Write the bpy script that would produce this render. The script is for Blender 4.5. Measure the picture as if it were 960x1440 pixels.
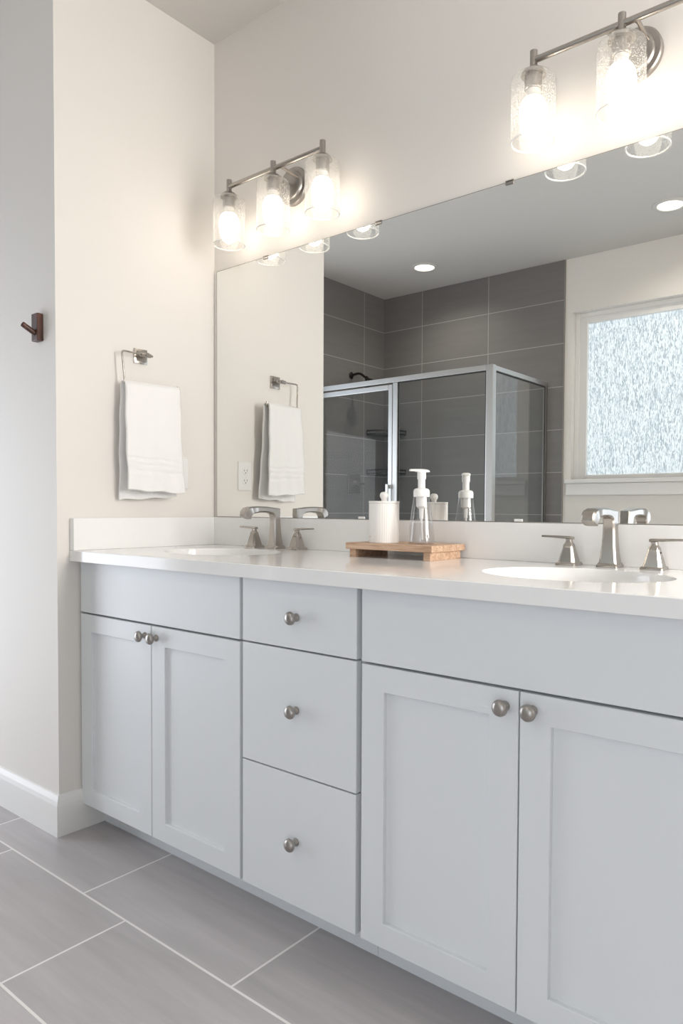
import bpy, bmesh, math, random
from mathutils import Vector, Matrix
random.seed(7)
S = bpy.context.scene
for o in list(bpy.data.objects): bpy.data.objects.remove(o)
COL = S.collection

# ------------------------------------------------------------------ camera
YAW, PITCH, ROLL, FPX = 0.6679, 0.0304, 0.0057, 1006.07
cam = bpy.data.cameras.new('camera'); co = bpy.data.objects.new('camera', cam); COL.objects.link(co)
f = Vector((-math.sin(YAW)*math.cos(PITCH), math.cos(YAW)*math.cos(PITCH), -math.sin(PITCH)))
r = f.cross(Vector((0, 0, 1))).normalized(); u = r.cross(f)
r2 = r*math.cos(ROLL)+u*math.sin(ROLL); u2 = -r*math.sin(ROLL)+u*math.cos(ROLL)
M = Matrix((r2, u2, -f)).transposed().to_4x4(); M.translation = (2.1578, -1.7579, 1.0385)
co.matrix_world = M
cam.sensor_fit = 'VERTICAL'; cam.sensor_height = 36; cam.sensor_width = 24
cam.lens = FPX/1440*36; cam.shift_x = (480-526.03)/1440; cam.shift_y = (745.44-720)/1440
cam.clip_start = .02
S.camera = co

# ------------------------------------------------------------------ world, light, exposure
S.view_settings.view_transform = 'Standard'; S.view_settings.look = 'None'
S.view_settings.gamma = 1; S.view_settings.use_curve_mapping = False
S.view_settings.exposure = 1.08
BULB = 3.1          # radiance of the vanity bulbs
CAN = 3.0            # watts of each recessed ceiling light
SIDE_FILL = 19.0       # added fill lamp, unseen, past the end of the worktop
LEFT_FILL = 10.0          # added fill lamp behind an unseen opening on the left
REAR_FILL = 4.6          # added fill lamp behind an unseen opening at the camera's back
PANE = .45          # radiance of the frosted window
w = bpy.data.worlds.new('world'); S.world = w; w.use_nodes = True
w.node_tree.nodes['Background'].inputs[0].default_value = (.80, .88, 1, 1)
w.node_tree.nodes['Background'].inputs[1].default_value = .6
def area(name, loc, direction, sx, sy, watts, col):
    l = bpy.data.lights.new(name, 'AREA'); l.shape = 'RECTANGLE'; l.size = sx; l.size_y = sy
    l.energy = watts; l.color = col
    o = bpy.data.objects.new(name, l); COL.objects.link(o); o.location = loc
    o.rotation_euler = Vector(direction).to_track_quat('-Z', 'Y').to_euler()
    return o
area('side_fill_light', (3.24, -.29, 1.60), (-1, .0, -.06), .44, 1.15, SIDE_FILL, (1, .96, .91))  # unseen lamp added to brighten the towel wall and worktop
area('rear_fill_light', (2.50, -3.22, .80), (-.22, 1, -.02), .85, 1.5, REAR_FILL, (.80, .89, 1))  # unseen lamp added to lift the cabinet fronts
area('left_fill_light', (-1.72, -1.60, .85), (1, .16, -.02), 1.0, 1.6, LEFT_FILL, (.89, .93, 1))  # unseen lamp added to light cabinets and floor from the left

# ------------------------------------------------------------------ key dimensions (metres)
H, D, XS, YW, XR = 2.760, 2.987, -1.484, .6193, 3.10
ZC, YC, YK, YF = .900, .5784, .471, -.5454

# ------------------------------------------------------------------ materials
def nt(name):
    m = bpy.data.materials.new(name); m.use_nodes = True
    return m, m.node_tree, m.node_tree.nodes['Principled BSDF']
def mat(name, col, rough=.5, metal=0, bump=0, scale=200, var=0, vscale=6, spec=.5, stretch=None):
    m, t, p = nt(name); N = t.nodes; L = t.links
    p.inputs['Base Color'].default_value = (*col, 1); p.inputs['Roughness'].default_value = rough
    p.inputs['Metallic'].default_value = metal; p.inputs['Specular IOR Level'].default_value = spec
    tc = N.new('ShaderNodeTexCoord'); mp = N.new('ShaderNodeMapping'); L.new(tc.outputs['Object'], mp.inputs[0])
    if stretch: mp.inputs['Scale'].default_value = stretch
    if bump:
        n = N.new('ShaderNodeTexNoise'); n.inputs['Scale'].default_value = scale; n.inputs['Detail'].default_value = 3
        b = N.new('ShaderNodeBump'); b.inputs['Strength'].default_value = bump; b.inputs['Distance'].default_value = .002
        L.new(mp.outputs[0], n.inputs['Vector']); L.new(n.outputs[0], b.inputs['Height']); L.new(b.outputs[0], p.inputs['Normal'])
    if var:
        n = N.new('ShaderNodeTexNoise'); n.inputs['Scale'].default_value = vscale; n.inputs['Detail'].default_value = 4
        L.new(mp.outputs[0], n.inputs['Vector'])
        x = N.new('ShaderNodeMix'); x.data_type = 'RGBA'
        x.inputs[6].default_value = (*[c*(1-var) for c in col], 1); x.inputs[7].default_value = (*[min(1, c*(1+var)) for c in col], 1)
        L.new(n.outputs[0], x.inputs[0]); L.new(x.outputs[2], p.inputs['Base Color'])
    return m
WALL = mat('warm_white_wall_paint', (.80, .765, .72), .6, bump=.05, scale=350)
WALLH = WALL
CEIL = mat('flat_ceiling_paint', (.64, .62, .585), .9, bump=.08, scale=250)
TRIM = mat('white_trim_paint', (.84, .83, .81), .35)
CAB = mat('pale_grey_cabinet_paint', (.76, .785, .80), .38, bump=.02, scale=600)
CABIN = mat('grey_cabinet_frame_paint', (.60, .61, .60), .45, var=.02)
QUARTZ = mat('white_quartz', (.91, .90, .885), .10, var=.015, vscale=40)
PORC = mat('white_porcelain', (.79, .775, .75), .08)
NICKEL = mat('brushed_nickel', (.44, .41, .375), .26, 1, bump=.03, scale=500, stretch=(1, 1, 8))
NICKD = mat('satin_nickel', (.40, .375, .35), .34, 1, bump=.02, scale=400)
ALU = mat('brushed_aluminium', (.60, .60, .59), .42, 1, bump=.02, scale=500)
DARK = mat('dark_rubber_gasket', (.03, .03, .03), .6, bump=.02)
BRONZE = mat('dark_oiled_metal', (.05, .047, .045), .35, .8, bump=.02)
WHITE = mat('white_plastic', (.86, .85, .83), .35, bump=.01)
CERAM = mat('matte_white_ceramic', (.84, .815, .78), .5, bump=.02)
GREY = mat('grey_print', (.5, .49, .47), .6, bump=.01)
SLOT = mat('dark_slot', (.10, .09, .08), .6, bump=.01)
COLLAR = mat('white_bulb_base', (.85, .83, .78), .4, bump=.01)

def wood(name, c1, c2, rough, sc):
    m, t, p = nt(name); N = t.nodes; L = t.links
    tc = N.new('ShaderNodeTexCoord'); mp = N.new('ShaderNodeMapping'); L.new(tc.outputs['Object'], mp.inputs[0]); mp.inputs['Scale'].default_value = sc
    n = N.new('ShaderNodeTexNoise'); n.inputs['Scale'].default_value = 4; n.inputs['Detail'].default_value = 6; n.inputs['Distortion'].default_value = .8
    L.new(mp.outputs[0], n.inputs['Vector'])
    r = N.new('ShaderNodeValToRGB'); r.color_ramp.elements[0].position = .35; r.color_ramp.elements[0].color = (*c1, 1)
    r.color_ramp.elements[1].position = .68; r.color_ramp.elements[1].color = (*c2, 1)
    L.new(n.outputs[0], r.inputs[0]); L.new(r.outputs[0], p.inputs['Base Color']); p.inputs['Roughness'].default_value = rough
    b = N.new('ShaderNodeBump'); b.inputs['Strength'].default_value = .15; b.inputs['Distance'].default_value = .001
    L.new(n.outputs[0], b.inputs['Height']); L.new(b.outputs[0], p.inputs['Normal'])
    return m
OAK = wood('pale_oak', (.48, .29, .18), (.72, .51, .36), .5, (3, 30, 30))
WALNUT = wood('dark_walnut', (.045, .018, .012), (.12, .045, .028), .4, (20, 20, 3))

def tiles(name, axis, base, var, x0, z0, tw, th, off, grout, gcol, rough, streak=(2.2, 26), dark=.78):
    """large-format tiles; axis = (horizontal, vertical) object axes; off = shift of each row in tile widths"""
    m, t, p = nt(name); N = t.nodes; L = t.links
    def mth(op, a, b=None, c=None):
        n = N.new('ShaderNodeMath'); n.operation = op
        for i, v in enumerate((a, b, c)):
            if v is None: continue
            if isinstance(v, (int, float)): n.inputs[i].default_value = v
            else: L.new(v, n.inputs[i])
        return n.outputs[0]
    tc = N.new('ShaderNodeTexCoord'); sp = N.new('ShaderNodeSeparateXYZ'); L.new(tc.outputs['Object'], sp.inputs[0])
    a = sp.outputs['XYZ'.index(axis[0])]; b = sp.outputs['XYZ'.index(axis[1])]
    v = mth('DIVIDE', mth('SUBTRACT', b, z0), th); row = mth('FLOOR', v)
    uu = mth('ADD', mth('DIVIDE', mth('SUBTRACT', a, x0), tw), mth('MULTIPLY', row, off)); cl = mth('FLOOR', uu)
    fu = mth('FRACT', uu); fv = mth('FRACT', v)
    du = mth('MULTIPLY', mth('MINIMUM', fu, mth('SUBTRACT', 1, fu)), tw)
    dv = mth('MULTIPLY', mth('MINIMUM', fv, mth('SUBTRACT', 1, fv)), th)
    g = mth('LESS_THAN', mth('MINIMUM', du, dv), grout/2)
    cb = N.new('ShaderNodeCombineXYZ'); L.new(row, cb.inputs[0]); L.new(cl, cb.inputs[1])
    wn = N.new('ShaderNodeTexWhiteNoise'); wn.noise_dimensions = '2D'; L.new(cb.outputs[0], wn.inputs['Vector'])
    c2 = N.new('ShaderNodeCombineXYZ'); L.new(mth('MULTIPLY', a, streak[0]), c2.inputs[0]); L.new(mth('MULTIPLY', b, streak[1]), c2.inputs[1])
    L.new(mth('MULTIPLY', wn.outputs['Value'], 40), c2.inputs[2])
    n1 = N.new('ShaderNodeTexNoise'); n1.inputs['Scale'].default_value = 1; n1.inputs['Detail'].default_value = 5; n1.inputs['Roughness'].default_value = .6
    L.new(c2.outputs[0], n1.inputs['Vector'])
    val = mth('ADD', mth('MULTIPLY', n1.outputs[0], .75), mth('MULTIPLY', wn.outputs['Value'], .25))
    mx = N.new('ShaderNodeMix'); mx.data_type = 'RGBA'
    mx.inputs[6].default_value = (*[c*(1-var) for c in base], 1); mx.inputs[7].default_value = (*[c*(1+var) for c in base], 1)
    L.new(val, mx.inputs[0])
    m2 = N.new('ShaderNodeMix'); m2.data_type = 'RGBA'; m2.inputs[7].default_value = (*gcol, 1)
    L.new(g, m2.inputs[0]); L.new(mx.outputs[2], m2.inputs[6]); L.new(m2.outputs[2], p.inputs['Base Color'])
    L.new(mth('ADD', mth('MULTIPLY', g, .5), rough), p.inputs['Roughness'])
    bp = N.new('ShaderNodeBump'); bp.inputs['Strength'].default_value = .3; bp.inputs['Distance'].default_value = .002; bp.invert = True
    L.new(g, bp.inputs['Height']); L.new(bp.outputs[0], p.inputs['Normal'])
    return m
FLOORT = tiles('grey_floor_tile', 'XY', (.46, .435, .44), .32, .377, -.754, .6005, .3065, .335, .006, (.80, .78, .76), .34)
SHB = tiles('grey_shower_tile_on_window_wall', 'XZ', (.195, .184, .176), .18, .0934, 2.485, .594, .297, 0, .005, (.42, .40, .38), .5)
SHL = tiles('grey_shower_tile_on_side_wall', 'YZ', (.195, .184, .176), .18, -2.717, 2.485, .594, .297, 0, .005, (.42, .40, .38), .5)

def glassmat(name, tint, diff=0., rough=0., seeds=0, refl=.05, solid=True, graze=.9):
    """thin sheet: light passes straight through, surface reflects by Fresnel"""
    m, t, p = nt(name); N = t.nodes; L = t.links; N.remove(p); out = N['Material Output']
    tr = N.new('ShaderNodeBsdfTransparent'); tr.inputs[0].default_value = (*tint, 1)
    gl = N.new('ShaderNodeBsdfGlossy'); gl.inputs['Roughness'].default_value = rough
    def mth(op, a, b):
        n = N.new('ShaderNodeMath'); n.operation = op
        for i, v in enumerate((a, b)):
            if isinstance(v, (int, float)): n.inputs[i].default_value = v
            else: L.new(v, n.inputs[i])
        return n.outputs[0]
    lw = N.new('ShaderNodeLayerWeight'); fac = mth('ADD', mth('MULTIPLY', mth('POWER', lw.outputs['Facing'], 4.5), graze), refl)
    if solid:                                        # closed solids reflect once, on the way in
        ge = N.new('ShaderNodeNewGeometry'); fac = mth('MULTIPLY', fac, mth('SUBTRACT', 1, ge.outputs['Backfacing']))
    mx = N.new('ShaderNodeMixShader'); L.new(fac, mx.inputs[0]); L.new(tr.outputs[0], mx.inputs[1]); L.new(gl.outputs[0], mx.inputs[2])
    last = mx
    if seeds:
        tc = N.new('ShaderNodeTexCoord'); vo = N.new('ShaderNodeTexVoronoi'); vo.inputs['Scale'].default_value = 330
        L.new(tc.outputs['Object'], vo.inputs['Vector'])
        lt = N.new('ShaderNodeMath'); lt.operation = 'LESS_THAN'; lt.inputs[1].default_value = .30; L.new(vo.outputs['Distance'], lt.inputs[0])
        tl = N.new('ShaderNodeBsdfTranslucent'); tl.inputs[0].default_value = (.95, .95, .94, 1)
        mul = N.new('ShaderNodeMath'); mul.operation = 'MULTIPLY_ADD'; L.new(lt.outputs[0], mul.inputs[0]); mul.inputs[1].default_value = seeds; mul.inputs[2].default_value = diff
        m2 = N.new('ShaderNodeMixShader'); L.new(mul.outputs[0], m2.inputs[0]); L.new(mx.outputs[0], m2.inputs[1]); L.new(tl.outputs[0], m2.inputs[2]); last = m2
    elif diff:
        tl = N.new('ShaderNodeBsdfDiffuse'); tl.inputs[0].default_value = (.9, .9, .9, 1)
        m2 = N.new('ShaderNodeMixShader'); m2.inputs[0].default_value = diff; L.new(mx.outputs[0], m2.inputs[1]); L.new(tl.outputs[0], m2.inputs[2]); last = m2
    L.new(last.outputs[0], out.inputs[0])
    return m
SHADEG = glassmat('seeded_clear_glass', (.97, .97, .96), .08, .03, .42, .06, False)
RIMG = glassmat('glass_lip_painted_bright', (.97, .97, .96), .55, .05, 0, .10, False)  # white mixed into the glass so the lip looks lit by the bulb
SHOWG = glassmat('shower_glass', (.93, .945, .94), 0, 0, refl=.022, graze=.32)
RETG = glassmat('shower_side_glass', (.90, .915, .91), 0, 0, refl=.15)
BOTTLEG = glassmat('clear_bottle_plastic', (.90, .90, .90), .04, .03, refl=.08)
SOAP = glassmat('clear_soap', (.93, .92, .92), .03, .0, refl=.03)

def emis(name, col, st):
    m, t, p = nt(name); p.inputs['Base Color'].default_value = (*col, 1)
    p.inputs['Emission Color'].default_value = (*col, 1); p.inputs['Emission Strength'].default_value = st
    return m
BULBM = emis('glowing_bulb', (1, .90, .78), BULB)
LENS = emis('recessed_light_lens', (1, .96, .86), .62)
LENSR = emis('recessed_light_glow_ring', (1, .95, .83), 1.1)

def mirror_mat():
    m, t, p = nt('mirror_silver'); p.inputs['Metallic'].default_value = 1; p.inputs['Roughness'].default_value = 0
    p.inputs['Base Color'].default_value = (.87, .88, .87, 1); return m
MIRR = mirror_mat()
MEDGE = mat('mirror_edge', (.30, .28, .25), .3, bump=.01)

def pane_mat():
    m, t, p = nt('rain_textured_window_glass'); N = t.nodes; L = t.links
    tc = N.new('ShaderNodeTexCoord'); mp = N.new('ShaderNodeMapping'); L.new(tc.outputs['Object'], mp.inputs[0]); mp.inputs['Scale'].default_value = (150, 150, 30)
    n = N.new('ShaderNodeTexNoise'); n.inputs['Scale'].default_value = 1; n.inputs['Detail'].default_value = 2; n.inputs['Distortion'].default_value = 1.1
    L.new(mp.outputs[0], n.inputs['Vector'])
    r = N.new('ShaderNodeValToRGB'); r.color_ramp.elements[0].position = .40; r.color_ramp.elements[0].color = (.30, .38, .43, 1)
    r.color_ramp.elements[1].position = .55; r.color_ramp.elements[1].color = (.86, .95, 1.0, 1)
    L.new(n.outputs[0], r.inputs[0])
    L.new(r.outputs[0], p.inputs['Emission Color']); p.inputs['Emission Strength'].default_value = PANE
    p.inputs['Base Color'].default_value = (.3, .33, .35, 1); p.inputs['Roughness'].default_value = .25
    b = N.new('ShaderNodeBump'); b.inputs['Strength'].default_value = .5; b.inputs['Distance'].default_value = .002
    L.new(n.outputs[0], b.inputs['Height']); L.new(b.outputs[0], p.inputs['Normal'])
    return m
PANEM = pane_mat()
def terry():
    m, t, p = nt('white_terry_cloth'); N = t.nodes; L = t.links
    p.inputs['Base Color'].default_value = (.90, .885, .87, 1); p.inputs['Roughness'].default_value = .95; p.inputs['Sheen Weight'].default_value = .3
    tc = N.new('ShaderNodeTexCoord'); n = N.new('ShaderNodeTexNoise'); n.inputs['Scale'].default_value = 420; n.inputs['Detail'].default_value = 2
    L.new(tc.outputs['Object'], n.inputs['Vector'])
    b = N.new('ShaderNodeBump'); b.inputs['Strength'].default_value = .5; b.inputs['Distance'].default_value = .003
    L.new(n.outputs[0], b.inputs['Height']); L.new(b.outputs[0], p.inputs['Normal']); return m
TERRY = terry()
BAND = mat('woven_towel_band', (.84, .825, .81), .8, bump=.2, scale=300, stretch=(1, 1, 6))

# ------------------------------------------------------------------ mesh helpers
class MB:
    def __init__(s): s.b = bmesh.new()
    def box(s, x0, x1, y0, y1, z0, z1, bev=0, seg=2):
        g = bmesh.ops.create_cube(s.b, size=1)['verts']
        for v in g:
            v.co = Vector(((x0+x1)/2+v.co.x*(x1-x0), (y0+y1)/2+v.co.y*(y1-y0), (z0+z1)/2+v.co.z*(z1-z0)))
        if bev:
            es = list({e for v in g for e in v.link_edges})
            bmesh.ops.bevel(s.b, geom=es, offset=bev, segments=seg, profile=.5, affect='EDGES')
        return s
    def rings(s, rings, cap0=True, cap1=True, close=True):
        R = [[s.b.verts.new(p) for p in rg] for rg in rings]
        n = len(R[0])
        for a, b in zip(R, R[1:]):
            for i in range(n if close else n-1):
                j = (i+1) % n
                try: s.b.faces.new((a[i], a[j], b[j], b[i]))
                except ValueError: pass
        if cap0: s.b.faces.new(list(reversed(R[0])))
        if cap1: s.b.faces.new(R[-1])
        return s
    def lathe(s, prof, n=32, c=(0, 0, 0), axis='Z', cap0=True, cap1=True):
        c = Vector(c); rg = []
        for rr, h in prof:
            rr = max(rr, 1e-4); L = []
            for i in range(n):
                a = 2*math.pi*i/n; x, y = rr*math.cos(a), rr*math.sin(a)
                p = {'Z': (x, y, h), 'Y': (x, h, y), 'X': (h, x, y)}[axis]
                L.append(c+Vector(p))
            rg.append(L)
        return s.rings(rg, cap0, cap1)
    def tube(s, pts, rad, n=12, caps=True):
        pts = [Vector(p) for p in pts]; rg = []; prev = None
        for i, p in enumerate(pts):
            t = (pts[min(i+1, len(pts)-1)]-pts[max(i-1, 0)]).normalized()
            if prev is None:
                a = Vector((0, 0, 1)) if abs(t.z) < .9 else Vector((1, 0, 0))
                nx = t.cross(a).normalized()
            else: nx = (prev-t*prev.dot(t)).normalized()
            prev = nx; ny = t.cross(nx); rr = rad[i] if isinstance(rad, (list, tuple)) else rad
            rg.append([p+nx*rr*math.cos(2*math.pi*k/n)+ny*rr*math.sin(2*math.pi*k/n) for k in range(n)])
        return s.rings(rg, caps, caps)
    def build(s, name, m, parent=None, smooth=False, loc=None):
        bmesh.ops.remove_doubles(s.b, verts=s.b.verts, dist=1e-6)
        bmesh.ops.recalc_face_normals(s.b, faces=s.b.faces)
        me = bpy.data.meshes.new(name); s.b.to_mesh(me); s.b.free()
        o = bpy.data.objects.new(name, me); COL.objects.link(o)
        me.materials.append(m)
        if smooth:
            for p in me.polygons: p.use_smooth = True
            if smooth != 'all': me.set_sharp_from_angle(angle=math.radians(38))
        if parent: o.parent = parent
        if loc: o.location = loc
        return o
def arc(path, rad, n=6):
    """polyline with rounded corners"""
    P = [Vector(p) for p in path]; out = [P[0]]
    for a, b, c in zip(P, P[1:], P[2:]):
        d1 = (a-b).normalized(); d2 = (c-b).normalized()
        k = min(rad, (a-b).length*.45, (c-b).length*.45); s, e = b+d1*k, b+d2*k
        for i in range(n+1):
            q = i/n; out.append((1-q)**2*s+2*q*(1-q)*b+q*q*e)
    out.append(P[-1]); return out
def tag(o, label, cat, group=None, kind=None):
    if label: o['label'] = label
    if cat: o['category'] = cat
    if group: o['group'] = group
    if kind: o['kind'] = kind
    return o
def thing(name, label, cat, loc, group=None):
    o = bpy.data.objects.new(name, None); o.empty_display_size = .05; COL.objects.link(o); o.location = loc
    return tag(o, label, cat, group)
def struct(name, mb, m, parent=None, label=None, **k):
    o = mb.build(name, m, parent, **k)
    if not parent: o['kind'] = 'structure'
    if label: o['label'] = label
    return o
def kids(o): return list(o.children)
def copy_tree(o, parent=None):
    c = o.copy(); COL.objects.link(c)
    if parent: c.parent = parent
    for ch in kids(o): copy_tree(ch, c)
    return c

# ------------------------------------------------------------------ the room
struct('floor', MB().box(XS-.2, XR+.9, -D-.1, .1, -.1, 0), FLOORT, label='grey stone-look floor tiles with white grout lines')
struct('ceiling', MB().box(XS-.2, XR+.1, -D-.1, .1, H, H+.1), CEIL, label='flat matte ceiling over the bathroom')
struct('wall_north', MB().box(0, XR+.1, 0, .1, 0, H), WALL, label='warm white wall carrying the mirror and vanity lights')
struct('wall_left', MB().box(XS-.1, 0, -YW, .1, 0, H), WALL, label='warm white end wall with towel ring and coat hook')
struct('wall_west', MB().box(XS-.1, XS, -D, -2.09, 0, H).box(XS-.1, XS, -2.09, -.74, 2.10, H).box(XS-.1, XS, -.74, -YW, 0, H), WALL, label='side wall with an opening added for fill light before the shower')  # unseen opening, added to let the left lamp in
b = MB(); WX0, WX1, WZ0, WZ1 = .150, 1.92, 1.245, 2.390
b.box(XS-.1, WX0, -D-.12, -D, 0, H).box(WX1, 2.06, -D-.12, -D, 0, H).box(2.94, XR+.1, -D-.12, -D, 0, H).box(2.06, 2.94, -D-.12, -D, 2.08, H).box(WX0, WX1, -D-.12, -D, 0, WZ0).box(WX0, WX1, -D-.12, -D, WZ1, H)  # the doorway gap is added to let the rear lamp in
struct('wall_south', b, WALL, label='warm white wall around the frosted window')
b = MB().box(XR, XR+.1, -D, -.53, 0, H).box(XR, XR+.1, -.05, 0, 0, H).box(XR, XR+.1, -.53, -.05, 2.2, H).box(XR, XR+.1, -.53, -.05, 0, 1.02)  # gap above worktop height, added for the side lamp
struct('wall_right', b, WALL, label='side wall with a narrow opening added for fill light beside the vanity')
# tiled shower surround
struct('wall_shower_back', MB().box(XS, .0934, -D, -D+.010, 0, H-.001), SHB, label='dark grey tiled shower wall beside the window')
struct('wall_shower_side', MB().box(XS, XS+.010, -D+.010, -2.12, 0, H-.001), SHL, label='dark grey tiled shower wall with the shower head')
struct('trim_1', MB().box(.0934, .0974, -D, -D+.012, 0, H-.001), NICKD, label='thin metal edge strip at the end of the shower tile')
struct('trim_2', MB().box(XS+.01, -.0, -2.25, -2.13, 0, .10, .004).box(-.10, .0, -D+.01, -2.25, 0, .10, .004), TRIM, label='low curb under the shower glass')
# baseboards
def baseboard(name, pts, label):
    """pts run along the wall; the room lies to the right of the run"""
    prof = [(0, 0), (.014, 0), (.014, .098), (.011, .112), (.008, .120), (.005, .128), (0, .130)]
    P = [Vector((*p, 0)) for p in pts]; rg = []
    for i, p in enumerate(P):
        ns = []
        if i > 0: d = (p-P[i-1]).normalized(); ns.append(Vector((d.y, -d.x, 0)))
        if i < len(P)-1: d = (P[i+1]-p).normalized(); ns.append(Vector((d.y, -d.x, 0)))
        n = sum(ns, Vector()); n = n/ (n.length**2/len(ns)) if len(ns) == 2 else n
        if len(ns) == 2: n = (ns[0]+ns[1])/(1+ns[0].dot(ns[1]))
        rg.append([p+n*a+Vector((0, 0, z)) for a, z in prof])
    return struct(name, MB().rings(rg), TRIM, label=label)
baseboard('baseboard_left', [(XS+.005, -YW), (0, -YW), (0, -YK)][::1], 'white baseboard wrapping the corner of the end wall')
baseboard('baseboard_south', [(2.06, -D), (.11, -D)], 'white baseboard under the frosted window')
# frosted window
wf = MB(); y0, y1 = -D-.115, -D-.065
FX0, FX1, FZ0, FZ1 = .232, 1.855, 1.278, 2.317
wf.box(WX0, FX0, y0, y1, WZ0, WZ1, .004).box(FX1, WX1, y0, y1, WZ0, WZ1, .004).box(FX0, FX1, y0, y1, WZ0, FZ0, .004).box(FX0, FX1, y0, y1, FZ1, WZ1, .004)
wf.box(WX0, WX0+.03, y1, y1+.012, WZ0, WZ1, .003).box(WX1-.03, WX1, y1, y1+.012, WZ0, WZ1, .003).box(WX0+.03, WX1-.03, y1, y1+.012, WZ1-.03, WZ1, .003)
win = struct('window_1', wf, TRIM, label='white framed window of frosted rain-textured glass')
MB().box(FX0-.005, FX1+.005, -D-.098, -D-.090, FZ0-.005, FZ1+.005).build('window_pane', PANEM, win)
struct('trim_3', MB().box(WX0-.035, WX1+.035, -D-.065, -D+.028, WZ0-.027, WZ0, .004).box(WX0-.03, WX1+.03, -D, -D+.016, WZ0-.11, WZ0-.027, .006), TRIM, label='white window stool and apron under the frosted window')

# ------------------------------------------------------------------ recessed ceiling lights
def recessed(loc, label, watts):
    t = thing('recessed_light', label, 'ceiling light', loc, 'recessed ceiling lights')
    MB().lathe([(.098, 0), (.098, -.003), (.092, -.007), (.074, -.007), (.070, -.003), (.069, 0)], 40).build('trim_ring', CEIL, t, True)
    MB().lathe([(.0685, -.0005), (.0685, -.0045), (.056, -.0045), (.056, -.0005)], 40, cap0=False, cap1=False).build('glow_ring', LENSR, t, True)
    MB().lathe([(.0555, -.0005), (.0555, -.0035), (.001, -.004)], 40).build('light_lens', LENS, t, True)
    l = bpy.data.lights.new('recessed_lamp', 'SPOT'); l.spot_size = 2.6; l.spot_blend = 1; l.shadow_soft_size = 0; l.energy = watts*3; l.color = (1, .93, .82)
    o = bpy.data.objects.new('recessed_lamp', l); COL.objects.link(o); o.parent = t; o.location = (0, 0, -.012)
    return t
recessed((-.765, -2.52, H), 'round recessed ceiling light above the tiled shower', CAN)
recessed((.927, -2.494, H), 'round recessed ceiling light in front of the frosted window', CAN)

# ------------------------------------------------------------------ vanity cabinets
ZT = ZC-.0345     # underside of the worktop
def knob(parent, x, y, z):
    prof = [(.0098, 0), (.0098, .0025), (.0070, .0050), (.0058, .010), (.0066, .0145), (.0135, .0175), (.0162, .0210), (.0158, .0248), (.0130, .0285), (.0075, .0310), (.001, .0318)]
    return MB().lathe([(r_, -h) for r_, h in prof], 28, (x, y, z), 'Y').build('knob', NICKD, parent, 'all')
def slab(name, x0, x1, z0, z1, parent):
    return MB().box(x0, x1, YF, YF+.019, z0, z1, .0016, 2).build(name, CAB, parent)
def shaker(x0, x1, z0, z1, parent, st=.0615, rail=.054):
    """frame-and-panel door, one mesh: recessed flat panel inside a square-edged frame"""
    m = MB(); yb = YF+.019
    def rect(x0, x1, z0, z1, y): return [(x0, y, z0), (x1, y, z0), (x1, y, z1), (x0, y, z1)]
    e = .0014
    m.rings([rect(x0, x1, z0, z1, yb), rect(x0, x1, z0, z1, YF+e), rect(x0+e, x1-e, z0+e, z1-e, YF),
             rect(x0+st, x1-st, z0+rail, z1-rail, YF), rect(x0+st+.001, x1-st-.001, z0+rail+.001, z1-rail-.001, YF+.001),
             rect(x0+st+.0018, x1-st-.0018, z0+rail+.0018, z1-rail-.0018, YF+.0095)])
    return m.build('door', CAB, parent)
def carcass(x0, x1, parent, name='body'):
    m = MB()
    yb = YF+.0215                                   # face-frame plane behind the fronts
    m.box(x0, x1, yb, yb+.02, .082, ZT)               # face frame
    m.box(x0, x0+.016, yb+.02, -.004, .082, ZT).box(x1-.016, x1, yb+.02, -.004, .082, ZT)
    m.box(x0+.016, x1-.016, yb+.02, -.004, .082, .098).box(x0+.016, x1-.016, -.012, -.004, .098, ZT)
    MB().box(x0, x1, -YK, -YK+.0155, .0, .0815).build('toe_kick', CAB, parent)
    m.box(x0, x0+.016, -YK+.016, -.004, 0, .082).box(x1-.016, x1, -YK+.016, -.004, 0, .082)
    return m.build(name, CABIN, parent)
ZF0, ZF1, ZD0, ZD1 = .7025, .8625, .0815, .697
g = 'vanity cabinets under the worktop'
# left sink cabinet
c1 = thing('sink_cabinet', 'pale grey two-door sink cabinet at the towel end of the vanity', 'cabinet', (0, 0, 0), g)
carcass(.001, .7715, c1); slab('false_front', .005, .767, ZF0, ZF1, c1)
d = shaker(.005, .3845, ZD0, ZD1, c1); knob(d, .3555, YF, .6655)
d = shaker(.3875, .767, ZD0, ZD1, c1); knob(d, .411, YF, .6645)
# drawers
c2 = thing('drawer_cabinet', 'pale grey three-drawer cabinet between the two sink cabinets', 'cabinet', (0, 0, 0), g)
carcass(.7725, 1.1605, c2)
for z0, z1, kz in ((.703, ZF1, .779), (.4025, .699, .5565), (ZD0, .399, .239)):
    d = slab('drawer', .778, 1.1535, z0, z1, c2); knob(d, .968, YF, kz)
# right sink cabinet
c3 = thing('sink_cabinet', 'pale grey two-door sink cabinet nearest the camera, right of the drawers', 'cabinet', (0, 0, 0), g)
carcass(1.1615, 1.936, c3); slab('false_front', 1.168, 1.932, ZF0, ZF1, c3)
d = shaker(1.168, 1.5475, ZD0, ZD1, c3); knob(d, 1.520, YF, .6655)
d = shaker(1.5505, 1.932, ZD0, ZD1, c3); knob(d, 1.577, YF, .6665)

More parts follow.
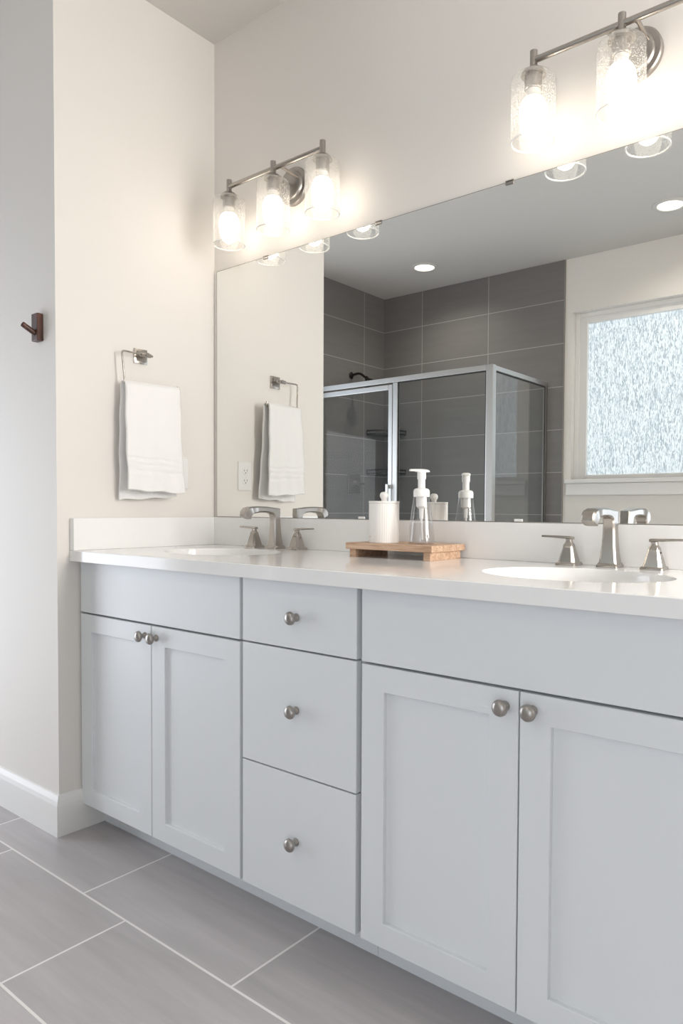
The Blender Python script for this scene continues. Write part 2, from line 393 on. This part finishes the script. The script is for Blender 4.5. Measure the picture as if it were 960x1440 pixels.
# ------------------------------------------------------------------ worktop with two oval sink holes
SINKS = [(.392, -.290), (1.546, -.290)]; SA, SB = .205, .158
ct = thing('countertop', 'white quartz worktop with two oval sink cutouts', 'countertop', (0, 0, ZC))
m = MB(); X0, X1, Y0, Y1 = .0008, 1.945, -YC, -.0008; T = .0335
NE = 64
def strip(xa, xb, cx, cy):
    """top, bottom and hole wall of a rectangular piece xa..xb with one oval hole"""
    el = [(cx+SA*math.cos(2*math.pi*i/NE), cy+SB*math.sin(2*math.pi*i/NE)) for i in range(NE)]
    def edge(i):
        a = 2*math.pi*i/NE; dx, dy = math.cos(a)*SA, math.sin(a)*SB
        ks = []
        if dx > 1e-9: ks.append((xb-cx)/dx)
        if dx < -1e-9: ks.append((xa-cx)/dx)
        if dy > 1e-9: ks.append((Y1-cy)/dy)
        if dy < -1e-9: ks.append((Y0-cy)/dy)
        k = min(ks); return (cx+dx*k, cy+dy*k)
    ou = [edge(i) for i in range(NE)]
    for x, y in ((xa, Y0), (xb, Y0), (xa, Y1), (xb, Y1)):     # snap the nearest rim point to each corner
        j = min(range(NE), key=lambda i: (ou[i][0]-x)**2+(ou[i][1]-y)**2); ou[j] = (x, y)
    def ring(L, z): return [(x, y, z) for x, y in L]
    el2 = [(cx+(x-cx)*1.006, cy+(y-cy)*1.006) for x, y in el]
    m.rings([ring(ou, -.0015), ring([(min(max(x, xa+(.0015 if xa == X0 else 0)), xb-(.0015 if xb == X1 else 0)), min(max(y, Y0+.0015), Y1)) for x, y in ou], 0), ring(el2, 0), ring(el, -.002), ring(el, -T), ring(ou, -T), ring(ou, -.0015)], False, False)
XM = .97
strip(X0, XM, *SINKS[0]); strip(XM, X1, *SINKS[1])
o = m.build('worktop', QUARTZ, ct, True)
bs = MB().box(.0008, 1.945, -.0205, -.0008, .0002, .1025, .0012).build('backsplash', QUARTZ, loc=(0, 0, ZC)); tag(bs, 'long white quartz backsplash strip under the mirror', 'backsplash')
ss = MB().box(.0008, .0240, -YC+.0005, -.0208, .0002, .1025, .0012).build('side_splash', QUARTZ, loc=(0, 0, ZC)); tag(ss, 'short white quartz side splash against the towel wall', 'backsplash')

def sink(cx, cy, label):
    t = thing('undermount_sink', label, 'sink', (cx, cy, ZC-T), 'undermount sinks in the worktop')
    rg = []
    prof = [(1.10, 0), (1.005, 0), (.99, -.012), (.97, -.045), (.90, -.090), (.74, -.122), (.45, -.134), (.115, -.139)]
    back = [(.115, -.150), (.48, -.146), (.78, -.133), (.94, -.098), (1.02, -.045), (1.10, -.012)]
    for k, z in prof+back: rg.append([(SA*k*math.cos(2*math.pi*i/48), SB*k*math.sin(2*math.pi*i/48), z) for i in range(48)])
    rg.append(rg[0]); MB().rings(rg, False, False).build('basin', PORC, t, True)
    MB().lathe([(.0215, -.139), (.0215, -.137), (.016, -.136), (.013, -.1375), (.001, -.1378)], 28).build('drain', NICKEL, t, True)
    return t
sink(*SINKS[0], 'white oval undermount sink nearest the hanging towel')
sink(*SINKS[1], 'white oval undermount sink nearest the camera')

# ------------------------------------------------------------------ faucets
def octo(c_out, c_in, w, ch):
    """8-sided section spanning inner to outer profile points (y,z), width w along x"""
    o_, i_ = Vector((0, *c_out)), Vector((0, *c_in)); d = (i_-o_).normalized(); h = w/2; ex = Vector((1, 0, 0))
    return [o_+ex*(h-ch), o_+ex*h+d*ch, i_+ex*h-d*ch, i_+ex*(h-ch), i_-ex*(h-ch), i_-ex*h-d*ch, o_-ex*h+d*ch, o_-ex*(h-ch)]
def frustum(m, L, ch=.18):
    rg = []
    for z, s_ in L:
        h = s_/2; c = h*ch*2
        rg.append([(h-c, h, z), (h, h-c, z), (h, -h+c, z), (h-c, -h, z), (-h+c, -h, z), (-h, -h+c, z), (-h, h-c, z), (-h+c, h, z)][::-1])
    return m.rings(rg)
def faucet(x, label):
    t = thing('widespread_faucet', label, 'faucet', (x, -.060, ZC), 'brushed nickel faucets')
    m = MB()
    frustum(m, [(0, .051), (.005, .051), (.008, .047), (.011, .0455)], .06)
    pr = [((.0215, .011), (-.0215, .011), .043), ((.0185, .030), (-.0185, .030), .0375), ((.0160, .058), (-.0165, .058), .0325), ((.0147, .085), (-.0150, .085), .0298), ((.0143, .108), (-.0150, .106), .0288),
          ((.0140, .1360), (-.0195, .1165), .0285), ((-.018, .1392), (-.030, .1210), .0282), ((-.045, .1420), (-.050, .1230), .0285), ((-.080, .1430), (-.082, .1225), .029), ((-.112, .1415), (-.106, .1190), .030),
          ((-.114, .1418), (-.107, .1185), .0315), ((-.134, .1370), (-.114, .1120), .0322), ((-.1445, .1265), (-.117, .1055), .0322), ((-.1465, .1130), (-.1175, .1010), .0318)]
    m.rings([octo(a, b_, w_, .0042) for a, b_, w_ in pr])
    m.build('spout', NICKEL, t, True)
    for sx in (-1, 1):
        m = MB()
        frustum(m, [(0, .052), (.0045, .052), (.008, .047)], .06)
        frustum(m, [(.008, .0440), (.011, .0430), (.020, .0385), (.032, .0325), (.043, .0265), (.0515, .0225), (.0560, .0165), (.060, .0140), (.0655, .0150)], .16)
        h = m.build('handle', NICKEL, t, True, (sx*.1035, 0, 0))
        m = MB(); rg = []
        for q, (wd, zz, tk) in enumerate([(.0135, .0675, .0070), (.0150, .0682, .0078), (.0140, .0690, .0070), (.0130, .0700, .0058), (.0135, .0705, .0052), (.0130, .0706, .0048)]):
            xx = sx*(-.011, -.006, .014, .040, .066, .071)[q]; a, k = wd/2, tk/2
            rg.append([(xx, -a, zz-k*.5), (xx, -a*.7, zz-k), (xx, a*.7, zz-k), (xx, a, zz-k*.5), (xx, a, zz+k*.5), (xx, a*.7, zz+k), (xx, -a*.7, zz+k), (xx, -a, zz+k*.5)])
        m.rings(rg).build('lever', NICKEL, h, True)
        if sx > 0: MB().lathe([(.0022, 0), (.0022, .002), (.0008, .002)], 12, (-.0135, 0, .040), 'X').build('set_screw', SLOT, h).location = (.0272, 0, 0)
    return t
faucet(.390, 'brushed nickel widespread faucet at the sink nearest the hanging towel')
faucet(1.540, 'brushed nickel widespread faucet at the sink nearest the camera')

# ------------------------------------------------------------------ mirror
mz0, mz1, mx0, mx1 = 1.0050, 1.9165, .021, 1.935
mi = thing('vanity_mirror', 'wide frameless wall mirror above the backsplash', 'mirror', (mx0, 0, mz0))
MB().box(0, mx1-mx0, -.0060, -.0008, 0, mz1-mz0).build('mirror_glass', MIRR, mi)
eb = MB(); W_, H_ = mx1-mx0, mz1-mz0
eb.box(-.0016, 0, -.0062, -.0008, -.0016, H_+.0016).box(W_, W_+.0016, -.0062, -.0008, -.0016, H_+.0016)
eb.box(0, W_, -.0062, -.0008, H_, H_+.0016).box(0, W_, -.0062, -.0008, -.0016, 0)
eb.build('polished_edge', MEDGE, mi)
for x, top in ((.285, 1), (.786, 1), (1.232, 1), (.725, 0), (1.270, 0)):
    z = H_ if top else 0; s_ = -1 if top else 1
    m = MB().box(x-mx0-.012, x-mx0+.012, -.0092, -.0064, min(z, z+s_*.007), max(z, z+s_*.007), .001)
    if top: m.box(x-mx0-.012, x-mx0+.012, -.0092, -.0008, z+.0018, z+.005, .001)
    m.build('mirror_clip', NICKD if top else WHITE, mi)

# ------------------------------------------------------------------ vanity lights
def vanity_light(cx, label):
    t = thing('vanity_light', label, 'wall light', (cx, 0, 2.122), 'three-bulb vanity lights')
    YB, ZB = -.104, .024
    MB().lathe([(.063, -.0008), (.063, -.013), (.060, -.0165), (.049, -.0175), (.047, -.0235), (.043, -.0262), (.001, -.0270)], 48, axis='Y').build('backplate', NICKD, t, True)
    for sx in (-1, 1):
        m = MB().tube([(sx*.033, -.024, .0165), (sx*.033, YB+.004, ZB-.001)], .0050, 12)
        m.lathe([(.0068, YB+.008), (.0068, YB-.002)], 14, (sx*.033, 0, ZB-.001), 'Y'); m.build('arm', NICKEL, t, True)
    MB().tube([(-.218, YB, ZB), (.218, YB, ZB)], .0078, 16).build('crossbar', NICKEL, t, True)
    for k in (-1, 0, 1):
        x = k*.218; c = (x, YB, 0)
        m = MB().lathe([(.0092, .047), (.0092, .004), (.0105, .002)], 20, c)
        m.lathe([(.0105, .006), (.020, .002), (.0275, -.004), (.0305, -.0105), (.0305, -.013), (.001, -.013)], 32, c)
        ho = m.build('shade_holder', NICKD, t, True)
        MB().lathe([(.0215, -.013), (.0215, -.046), (.0195, -.0485), (.001, -.0485)], 28, c).build('socket', NICKD, ho, True)
        # glass: open cylinder with rounded shoulder, thin double wall
        R_, z0, z1 = .0545, -.174, -.0135
        prof = [(R_-.0035, z0+.001), (R_-.0018, z0-.0012), (R_, z0+.001), (R_, z1-.016), (R_-.0022, z1-.0075), (R_-.0085, z1-.0018), (R_-.018, z1), (.022, z1)]
        gs = MB().lathe(prof, 48, c, cap0=False, cap1=False).build('glass_shade', SHADEG, t, True)
        MB().lathe([(R_-.0042, z0+.0004), (R_-.0030, z0-.0024), (R_-.0010, z0-.0030), (R_+.0006, z0-.0014), (R_+.0003, z0+.0006)], 48, c, cap0=False, cap1=False).build('glass_lip', RIMG, gs, True)
        MB().lathe([(.0165, -.046), (.0165, -.060), (.0195, -.066), (.023, -.070)], 28, c, cap1=False).build('bulb_collar', COLLAR, ho, True)
        bp_ = [(.023, -.070), (.0285, -.078), (.0325, -.088), (.0340, -.100), (.0335, -.116), (.0312, -.134), (.0265, -.150), (.0190, -.1615), (.009, -.1675), (.001, -.169)]
        MB().lathe(bp_, 32, c, cap0=False).build('light_bulb', BULBM, t, 'all')
    return t
vanity_light(.424, 'brushed nickel three-shade wall light over the mirror nearest the towel wall')
vanity_light(1.564, 'brushed nickel three-shade wall light cut by the upper right of the view')

# ------------------------------------------------------------------ towel ring, towel, outlet, coat hook
tr = thing('towel_ring', 'open brushed nickel towel ring on the end wall', 'towel ring', (0, -.322, 1.552))
m = MB()
for q, (h, x) in enumerate([(.025, .0008)]):
    m.rings([[(xx, sy*hh, sz*hh) for sy, sz in ((-1, -1), (1, -1), (1, 1), (-1, 1))] for hh, xx in ((.025, .0008), (.025, .006), (.021, .008), (.0165, .0085), (.0165, .012))])
m.build('wall_plate', NICKEL, tr, True)
m = MB().lathe([(.0075, .012), (.0065, .020), (.0065, .046), (.0075, .048)], 16, axis='X')
m.tube([(.0385, .016, 0), (.0385, -.022, 0)], .0072, 14)
m.tube([(.0385, .024, 0), (.0385, .016, 0)], .0042, 12)
m.build('post', NICKEL, tr, True)
path = arc([(.0385, -.020, 0), (.0400, -.094, .001), (.0445, -.086, -.110), (.0660, .104, -.112), (.0672, .107, -.094)], .012)
MB().tube(path, .0032, 10).build('ring', NICKEL, tr, True)

tw = thing('hand_towel', 'white terry hand towel hanging folded over the towel ring', 'towel', (.055, -.322, 1.440))
def towel():
    NU, NV = 40, 220; TH = .0135
    LF, LB = .350, .372
    def centre(s):                     # s: 0 back hem .. 1 front hem  -> (x, z, t)
        L = LB+LF+.045; d = s*L
        if d < LB: k = d/LB; return -.0145-.010*(1-k)**1.2, -LB+d
        if d < LB+.045: a = math.pi*(d-LB)/.045; return -.0145*math.cos(a), .0125*math.sin(a)
        k = (d-LB-.045)/LF; return .0145+.016*k**1.1, -(d-LB-.045)
    m = MB(); top = []; bot = []
    def P(s, v, side):
        x, z = centre(s); x2, z2 = centre(min(1, s+.004)); x1, z1 = centre(max(0, s-.004))
        tx, tz = x2-x1, z2-z1; l = math.hypot(tx, tz); nx, nz = -tz/l, tx/l
        front = s > .5; drop = max(0, -z)/.36
        wob = .0034*math.sin(v*9+1.5+drop*.9)*min(1, .25+drop*1.3)+.0016*math.sin(v*21+drop*3)*drop
        band = 0
        if front:
            for zc, hw in ((-.243, .004), (-.262, .003), (-.286, .007)): band += math.exp(-((z-zc)/hw)**4)
        th = TH*(1-.5*min(1, band))*(1-.55*abs(2*v-1)**8)*(.62 if z > .004 else 1)
        half = .100+.007*drop+(.0012*math.sin(z*50))
        y = (2*v-1)*half+(.006 if front else .008)+.0045*math.sin(z*14)*drop
        if front: wob += .0028*math.sin(v*5.2+.4)*min(1, drop*2)
        zz = z+(-.010*(v-.5)*drop if front else .012*(v-.5)*drop)+.002*math.sin(v*14)*drop
        # the bar runs slightly outward towards +y
        x += .0113*(v-.5)*2
        k = side*th/2
        return (x+nx*k+wob, y, zz+nz*k)
    for side in (1, -1):
        G = [[m.b.verts.new(P(i/NV, j/NU, side)) for j in range(NU+1)] for i in range(NV+1)]
        for i in range(NV):
            for j in range(NU):
                q = (G[i][j], G[i][j+1], G[i+1][j+1], G[i+1][j]); m.b.faces.new(q if side > 0 else q[::-1])
        (top if side > 0 else bot).extend(G)
    for i in range(NV):
        for j in (0, NU): m.b.faces.new((top[i][j], top[i+1][j], bot[i+1][j], bot[i][j]))
    for j in range(NU):
        for i in (0, NV): m.b.faces.new((top[i][j], top[i][j+1], bot[i][j+1], bot[i][j]))
    return m
towel().build('terry_cloth', TERRY, tw, 'all')

ou = thing('wall_outlet', 'white duplex outlet on the end wall behind the towel', 'outlet', (0, -.159, 1.162))
MB().rings([[(x, sy*(.035-e), sz*(.0575-e)) for sy, sz in ((-1, -1), (1, -1), (1, 1), (-1, 1))] for x, e in ((.0008, 0), (.003, 0), (.006, .004))]).build('cover_plate', WHITE, ou)
for sz in (-1, 1):
    m = MB(); rr = []
    for x, k in ((.006, 1), (.0075, 1), (.0082, .93)):
        rr.append([(x, k*max(-.0125, min(.0125, .0172*math.cos(a))), sz*.0195+k*.0143*math.sin(a)) for a in [2*math.pi*i/28 for i in range(28)]])
    rc = m.rings(rr).build('receptacle', WHITE, ou)
    z = sz*.0195
    MB().box(.0081, .0086, -.0078, -.0058, z-.001, z+.007).box(.0081, .0086, .0054, .0072, z-.0005, z+.0065).lathe([(.0025, .0081), (.0025, .0086)], 12, (0, 0, z-.0065), 'X').build('slots', SLOT, rc)
MB().lathe([(.0028, .006), (.0022, .0072), (.001, .0074)], 12, axis='X').build('screw', WHITE, ou)

hk = thing('coat_hook', 'dark walnut wooden peg hook on the end face of the wall', 'hook', (-.0925, -YW, 1.603))
MB().box(-.0185, .0185, -.0205, -.0006, -.043, .043, .0018).build('backing_block', WALNUT, hk)
MB().tube([(0, -.018, -.019), (.0012, -.056, .001), (.0013, -.0585, .0022), (.0013, -.0593, .0026)], [.0085, .0085, .0078, .005], 20).build('peg', WALNUT, hk, True)

# ------------------------------------------------------------------ tray, canister, soap dispenser
ty = thing('wooden_tray', 'small pale oak footed tray against the backsplash', 'tray', (.970, -.1130, ZC))
TX, TYH, TZ = .148, .084, .0405
m = MB().box(-TX, TX, -TYH, TYH*.45, .0225, TZ, .0012).box(-TX, TX, TYH*.45+.0006, TYH, .0225, TZ, .0012)
m.build('board', OAK, ty)
for x in (-TX+.023, TX-.018): MB().box(x-.011, x+.011, -TYH+.004, TYH-.012, 0, .0222, .001).build('foot_rail', OAK, ty)

cn = thing('lidded_canister', 'white fluted ceramic canister with ball-knob lid on the tray', 'canister', (.9125, -.1345, ZC+TZ))
m = MB(); n = 120; rg = []
def flut(a):
    face = math.radians(-118); da = (a-face+math.pi) % (2*math.pi)-math.pi
    if abs(da) < math.radians(52): return 0
    return .0006*(abs(math.cos(a*22))-.55)
for rr, z in ((.0415, 0), (.0432, .0012), (.0432, .1115), (.0425, .1122)):
    rg.append([((rr+flut(2*math.pi*i/(n*2)))*math.cos(2*math.pi*i/(n*2)), (rr+flut(2*math.pi*i/(n*2)))*math.sin(2*math.pi*i/(n*2)), z) for i in range(n*2)])
m.rings(rg).build('jar', CERAM, cn, True)
ld = MB().lathe([(.0425, .1126), (.0440, .1130), (.0440, .1178), (.0432, .1186), (.001, .1190)], 56).build('lid', CERAM, cn, True)
MB().lathe([(.0085, .1186), (.0078, .1220), (.0088, .1255), (.0112, .1290), (.0126, .1335), (.0121, .1385), (.0098, .1425), (.0055, .1450), (.001, .1455)], 28).build('knob', CERAM, ld, 'all')
m = MB()                                             # tiny line of print low on the smooth face
for k in range(9):
    a = math.radians(-128+k*2.4); ww = .0006 if k % 3 else .0009
    c, s_ = math.cos(a), math.sin(a); p = Vector((c, s_, 0))*.0433; tv = Vector((-s_, c, 0))
    nrm = Vector((c, s_, 0))*.0002
    m.rings([[p+tv*a_+Vector((0, 0, z))+e for a_, z in ((-ww, .0168), (ww, .0168), (ww, .0182), (-ww, .0182))] for e in (nrm*0, nrm)])
m.build('label_print', GREY, cn)

sd = thing('soap_dispenser', 'clear foaming soap pump bottle with white pump on the tray', 'soap dispenser', (1.0345, -.124, ZC+TZ))
bpf = [(.0340, 0), (.0368, .002), (.0375, .007), (.0362, .020), (.0335, .045), (.0295, .075), (.0255, .103), (.0228, .122), (.0212, .130), (.0200, .1335)]
MB().lathe(bpf, 44, cap1=False).build('bottle', BOTTLEG, sd, True)
MB().lathe([(.0315, .003), (.0345, .007), (.0335, .020), (.0308, .045), (.0290, .058), (.001, .058)], 40).build('soap', SOAP, sd, True)
MB().lathe([(.0222, .1305), (.0225, .1325), (.0225, .1450), (.0215, .1495), (.0175, .1530), (.0105, .1545), (.001, .1545)], 36).build('collar', WHITE, sd, True)
m = MB().lathe([(.0150, .130), (.0150, .104), (.0110, .101), (.0065, .098), (.0055, .070)], 24)
m.tube([(0, 0, .072), (.002, -.001, .040), (.006, -.003, .012)], .0032, 10); m.build('dip_tube', WHITE, sd, True)
m = MB().lathe([(.0100, .154), (.0100, .1790)], 24).lathe([(.0120, .1790), (.0120, .1990)], 24)
dv = Vector((-.51, -.86, 0)); sv = Vector((.86, -.51, 0)); rg = []
for d_, w_, z0, z1 in ((-.0215, .007, .2005, .2015), (-.0205, .009, .1985, .2035), (-.013, .0125, .1985, .2058), (0, .0135, .1985, .2070), (.011, .0115, .1985, .2068), (.020, .0065, .2005, .2066), (.034, .0058, .2005, .2062), (.0355, .0050, .2010, .2056)):
    rg.append([dv*d_+sv*a_*w_+Vector((0, 0, z)) for a_, z in ((-1, z0), (1, z0), (1, z0*.4+z1*.6), (.6, z1), (-.6, z1), (-1, z0*.4+z1*.6))])
m.rings(rg); m.build('pump', WHITE, sd, True)

# ------------------------------------------------------------------ shower enclosure (seen in the mirror)
YS, ZH = -2.190, 1.931
XP = -.036
en = thing('shower_enclosure', 'aluminium framed glass shower enclosure in the tiled corner', 'shower enclosure', (XP, YS, .1))
def sb(name, x0, x1, y0, y1, z0, z1, mt, parent=en, bev=.002):
    return MB().box(x0-XP, x1-XP, y0-YS, y1-YS, z0-.1, z1-.1, bev).build(name, mt, parent)
sb('header_rail', XS+.012, XP-.026, YS-.016, YS+.016, 1.896, ZH, ALU)
sb('return_rail', XP-.012, XP+.012, -D+.012, YS-.027, 1.900, ZH, ALU)
sb('corner_post', XP-.025, XP+.025, YS-.025, YS+.018, .101, ZH, ALU, bev=.004)
sb('wall_jamb', XP-.012, XP+.012, -D+.0105, -D+.034, .101, 1.899, NICKD)
sb('hinge_jamb', XS+.0105, XS+.034, YS-.014, YS+.014, .101, 1.895, ALU)
sb('bottom_rail', -.735, XP-.026, YS-.012, YS+.012, .101, .132, ALU)
sb('bottom_rail', XP-.012, XP+.012, -D+.035, YS-.027, .101, .132, ALU)
sb('strike_jamb', -.782, -.742, YS-.015, YS+.015, .101, 1.895, ALU, bev=.004)
pg = sb('fixed_panel', -.744, XP-.024, YS-.0045, YS+.0015, .13, 1.898, SHOWG, bev=0)
m = MB()
for a in ((-.742-XP, -.736-XP, .032, 1.795), (-.0335-.045, -.0265-.045+.001, .032, 1.795)): m.box(a[0] if a[0] < -.5 else -.034, a[1] if a[0] < -.5 else -.0262, .0012, .0075, a[2], a[3])
m.box(-.737-XP, -.034, .0012, .0075, 1.789, 1.7955); m.build('gasket', DARK, pg)
rg_ = sb('return_panel', XP-.003, XP+.003, -D+.03, YS-.024, .13, 1.902, RETG, bev=0)
m = MB().box(.0032, .0085, -D+.034-YS, -D+.041-YS, .032, 1.795).box(.0032, .0085, -.034, -.027, .032, 1.795).box(.0032, .0085, -D+.041-YS, -.034, 1.791, 1.7985)
m.build('gasket', DARK, rg_)
dr = sb('door', XS+.045, -.800, YS-.003, YS+.003, .13, 1.868, SHOWG, bev=0)
m = MB()
X0_, X1_ = XS+.038-XP, -.787-XP
def dbox(x0, x1, z0, z1): m.box(x0, x1, -.013, .013, z0-.1, z1-.1, .003)
dbox(X0_, X0_+.014, .118, 1.885); dbox(X1_-.034, X1_, .118, 1.885); dbox(X0_+.014, X1_-.034, 1.850, 1.885); dbox(X0_+.014, X1_-.034, .118, .150)
m.build('door_frame', ALU, dr)
m = MB().box(X1_-.030, X1_-.012, .013, .040, .93, .955, .003).box(X1_-.030, X1_-.012, .013, .040, 1.075, 1.10, .003).box(X1_-.032, X1_-.010, .034, .044, .925, 1.105, .003)
m.build('door_pull', ALU, dr)

# shower fittings on the tiled side wall
XT = XS+.010
sh = thing('shower_fitting', 'dark nickel shower head on a bent arm above the enclosure rail', 'shower head', (XT, -2.555, 2.075))
MB().lathe([(.027, .0006), (.027, .004), (.018, .009), (.011, .011)], 24, axis='X').build('flange', BRONZE, sh, True)
MB().tube(arc([(.008, 0, 0), (.085, -.002, .012), (.150, -.003, -.035)], .05), .0095, 14).build('arm', BRONZE, sh, True)
m = MB().lathe([(.012, .02), (.016, .0), (.030, -.018), (.047, -.034), (.049, -.046), (.044, -.048), (.001, -.047)], 32)
o = m.build('spray_head', BRONZE, sh, True); o.location = (.158, -.003, -.043); o.rotation_euler = (0, math.radians(-28), 0)
va = thing('shower_valve', 'square nickel shower valve plate with lever on the tiled side wall', 'shower valve', (XT, -2.592, 1.232))
MB().box(.0006, .008, -.072, .072, -.075, .075, .003).build('plate', NICKD, va)
m = MB().lathe([(.026, .008), (.024, .030), (.020, .048), (.001, .050)], 24, axis='X'); m.box(.034, .046, -.085, .010, -.008, .008, .003); m.build('lever', NICKD, va, True)
def shelf(z, label):
    t = thing('corner_shelf', label, 'shower shelf', (XT, -D+.010, z), 'corner shelves in the shower')
    R_ = .225
    def pt(a, rr): return (rr*math.cos(a)+.004, rr*math.sin(a)+.004)
    A = [math.pi/2*i/16 for i in range(17)]
    m = MB(); poly = [(.003, .003)]+[pt(a, R_) for a in A]
    m.rings([[(x, y, zz) for x, y in poly] for zz in (0, .012)]); m.build('tray', BRONZE, t)
    m = MB().tube([(*pt(a, R_), .034) for a in A], .0065, 8)
    for a in A[::4]: m.tube([(*pt(a, R_), .004), (*pt(a, R_), .034)], .003, 8)
    m.build('rail', BRONZE, t, True)
    return t
shelf(1.628, 'upper dark metal corner shelf in the tiled shower')
shelf(1.312, 'lower dark metal corner shelf in the tiled shower')
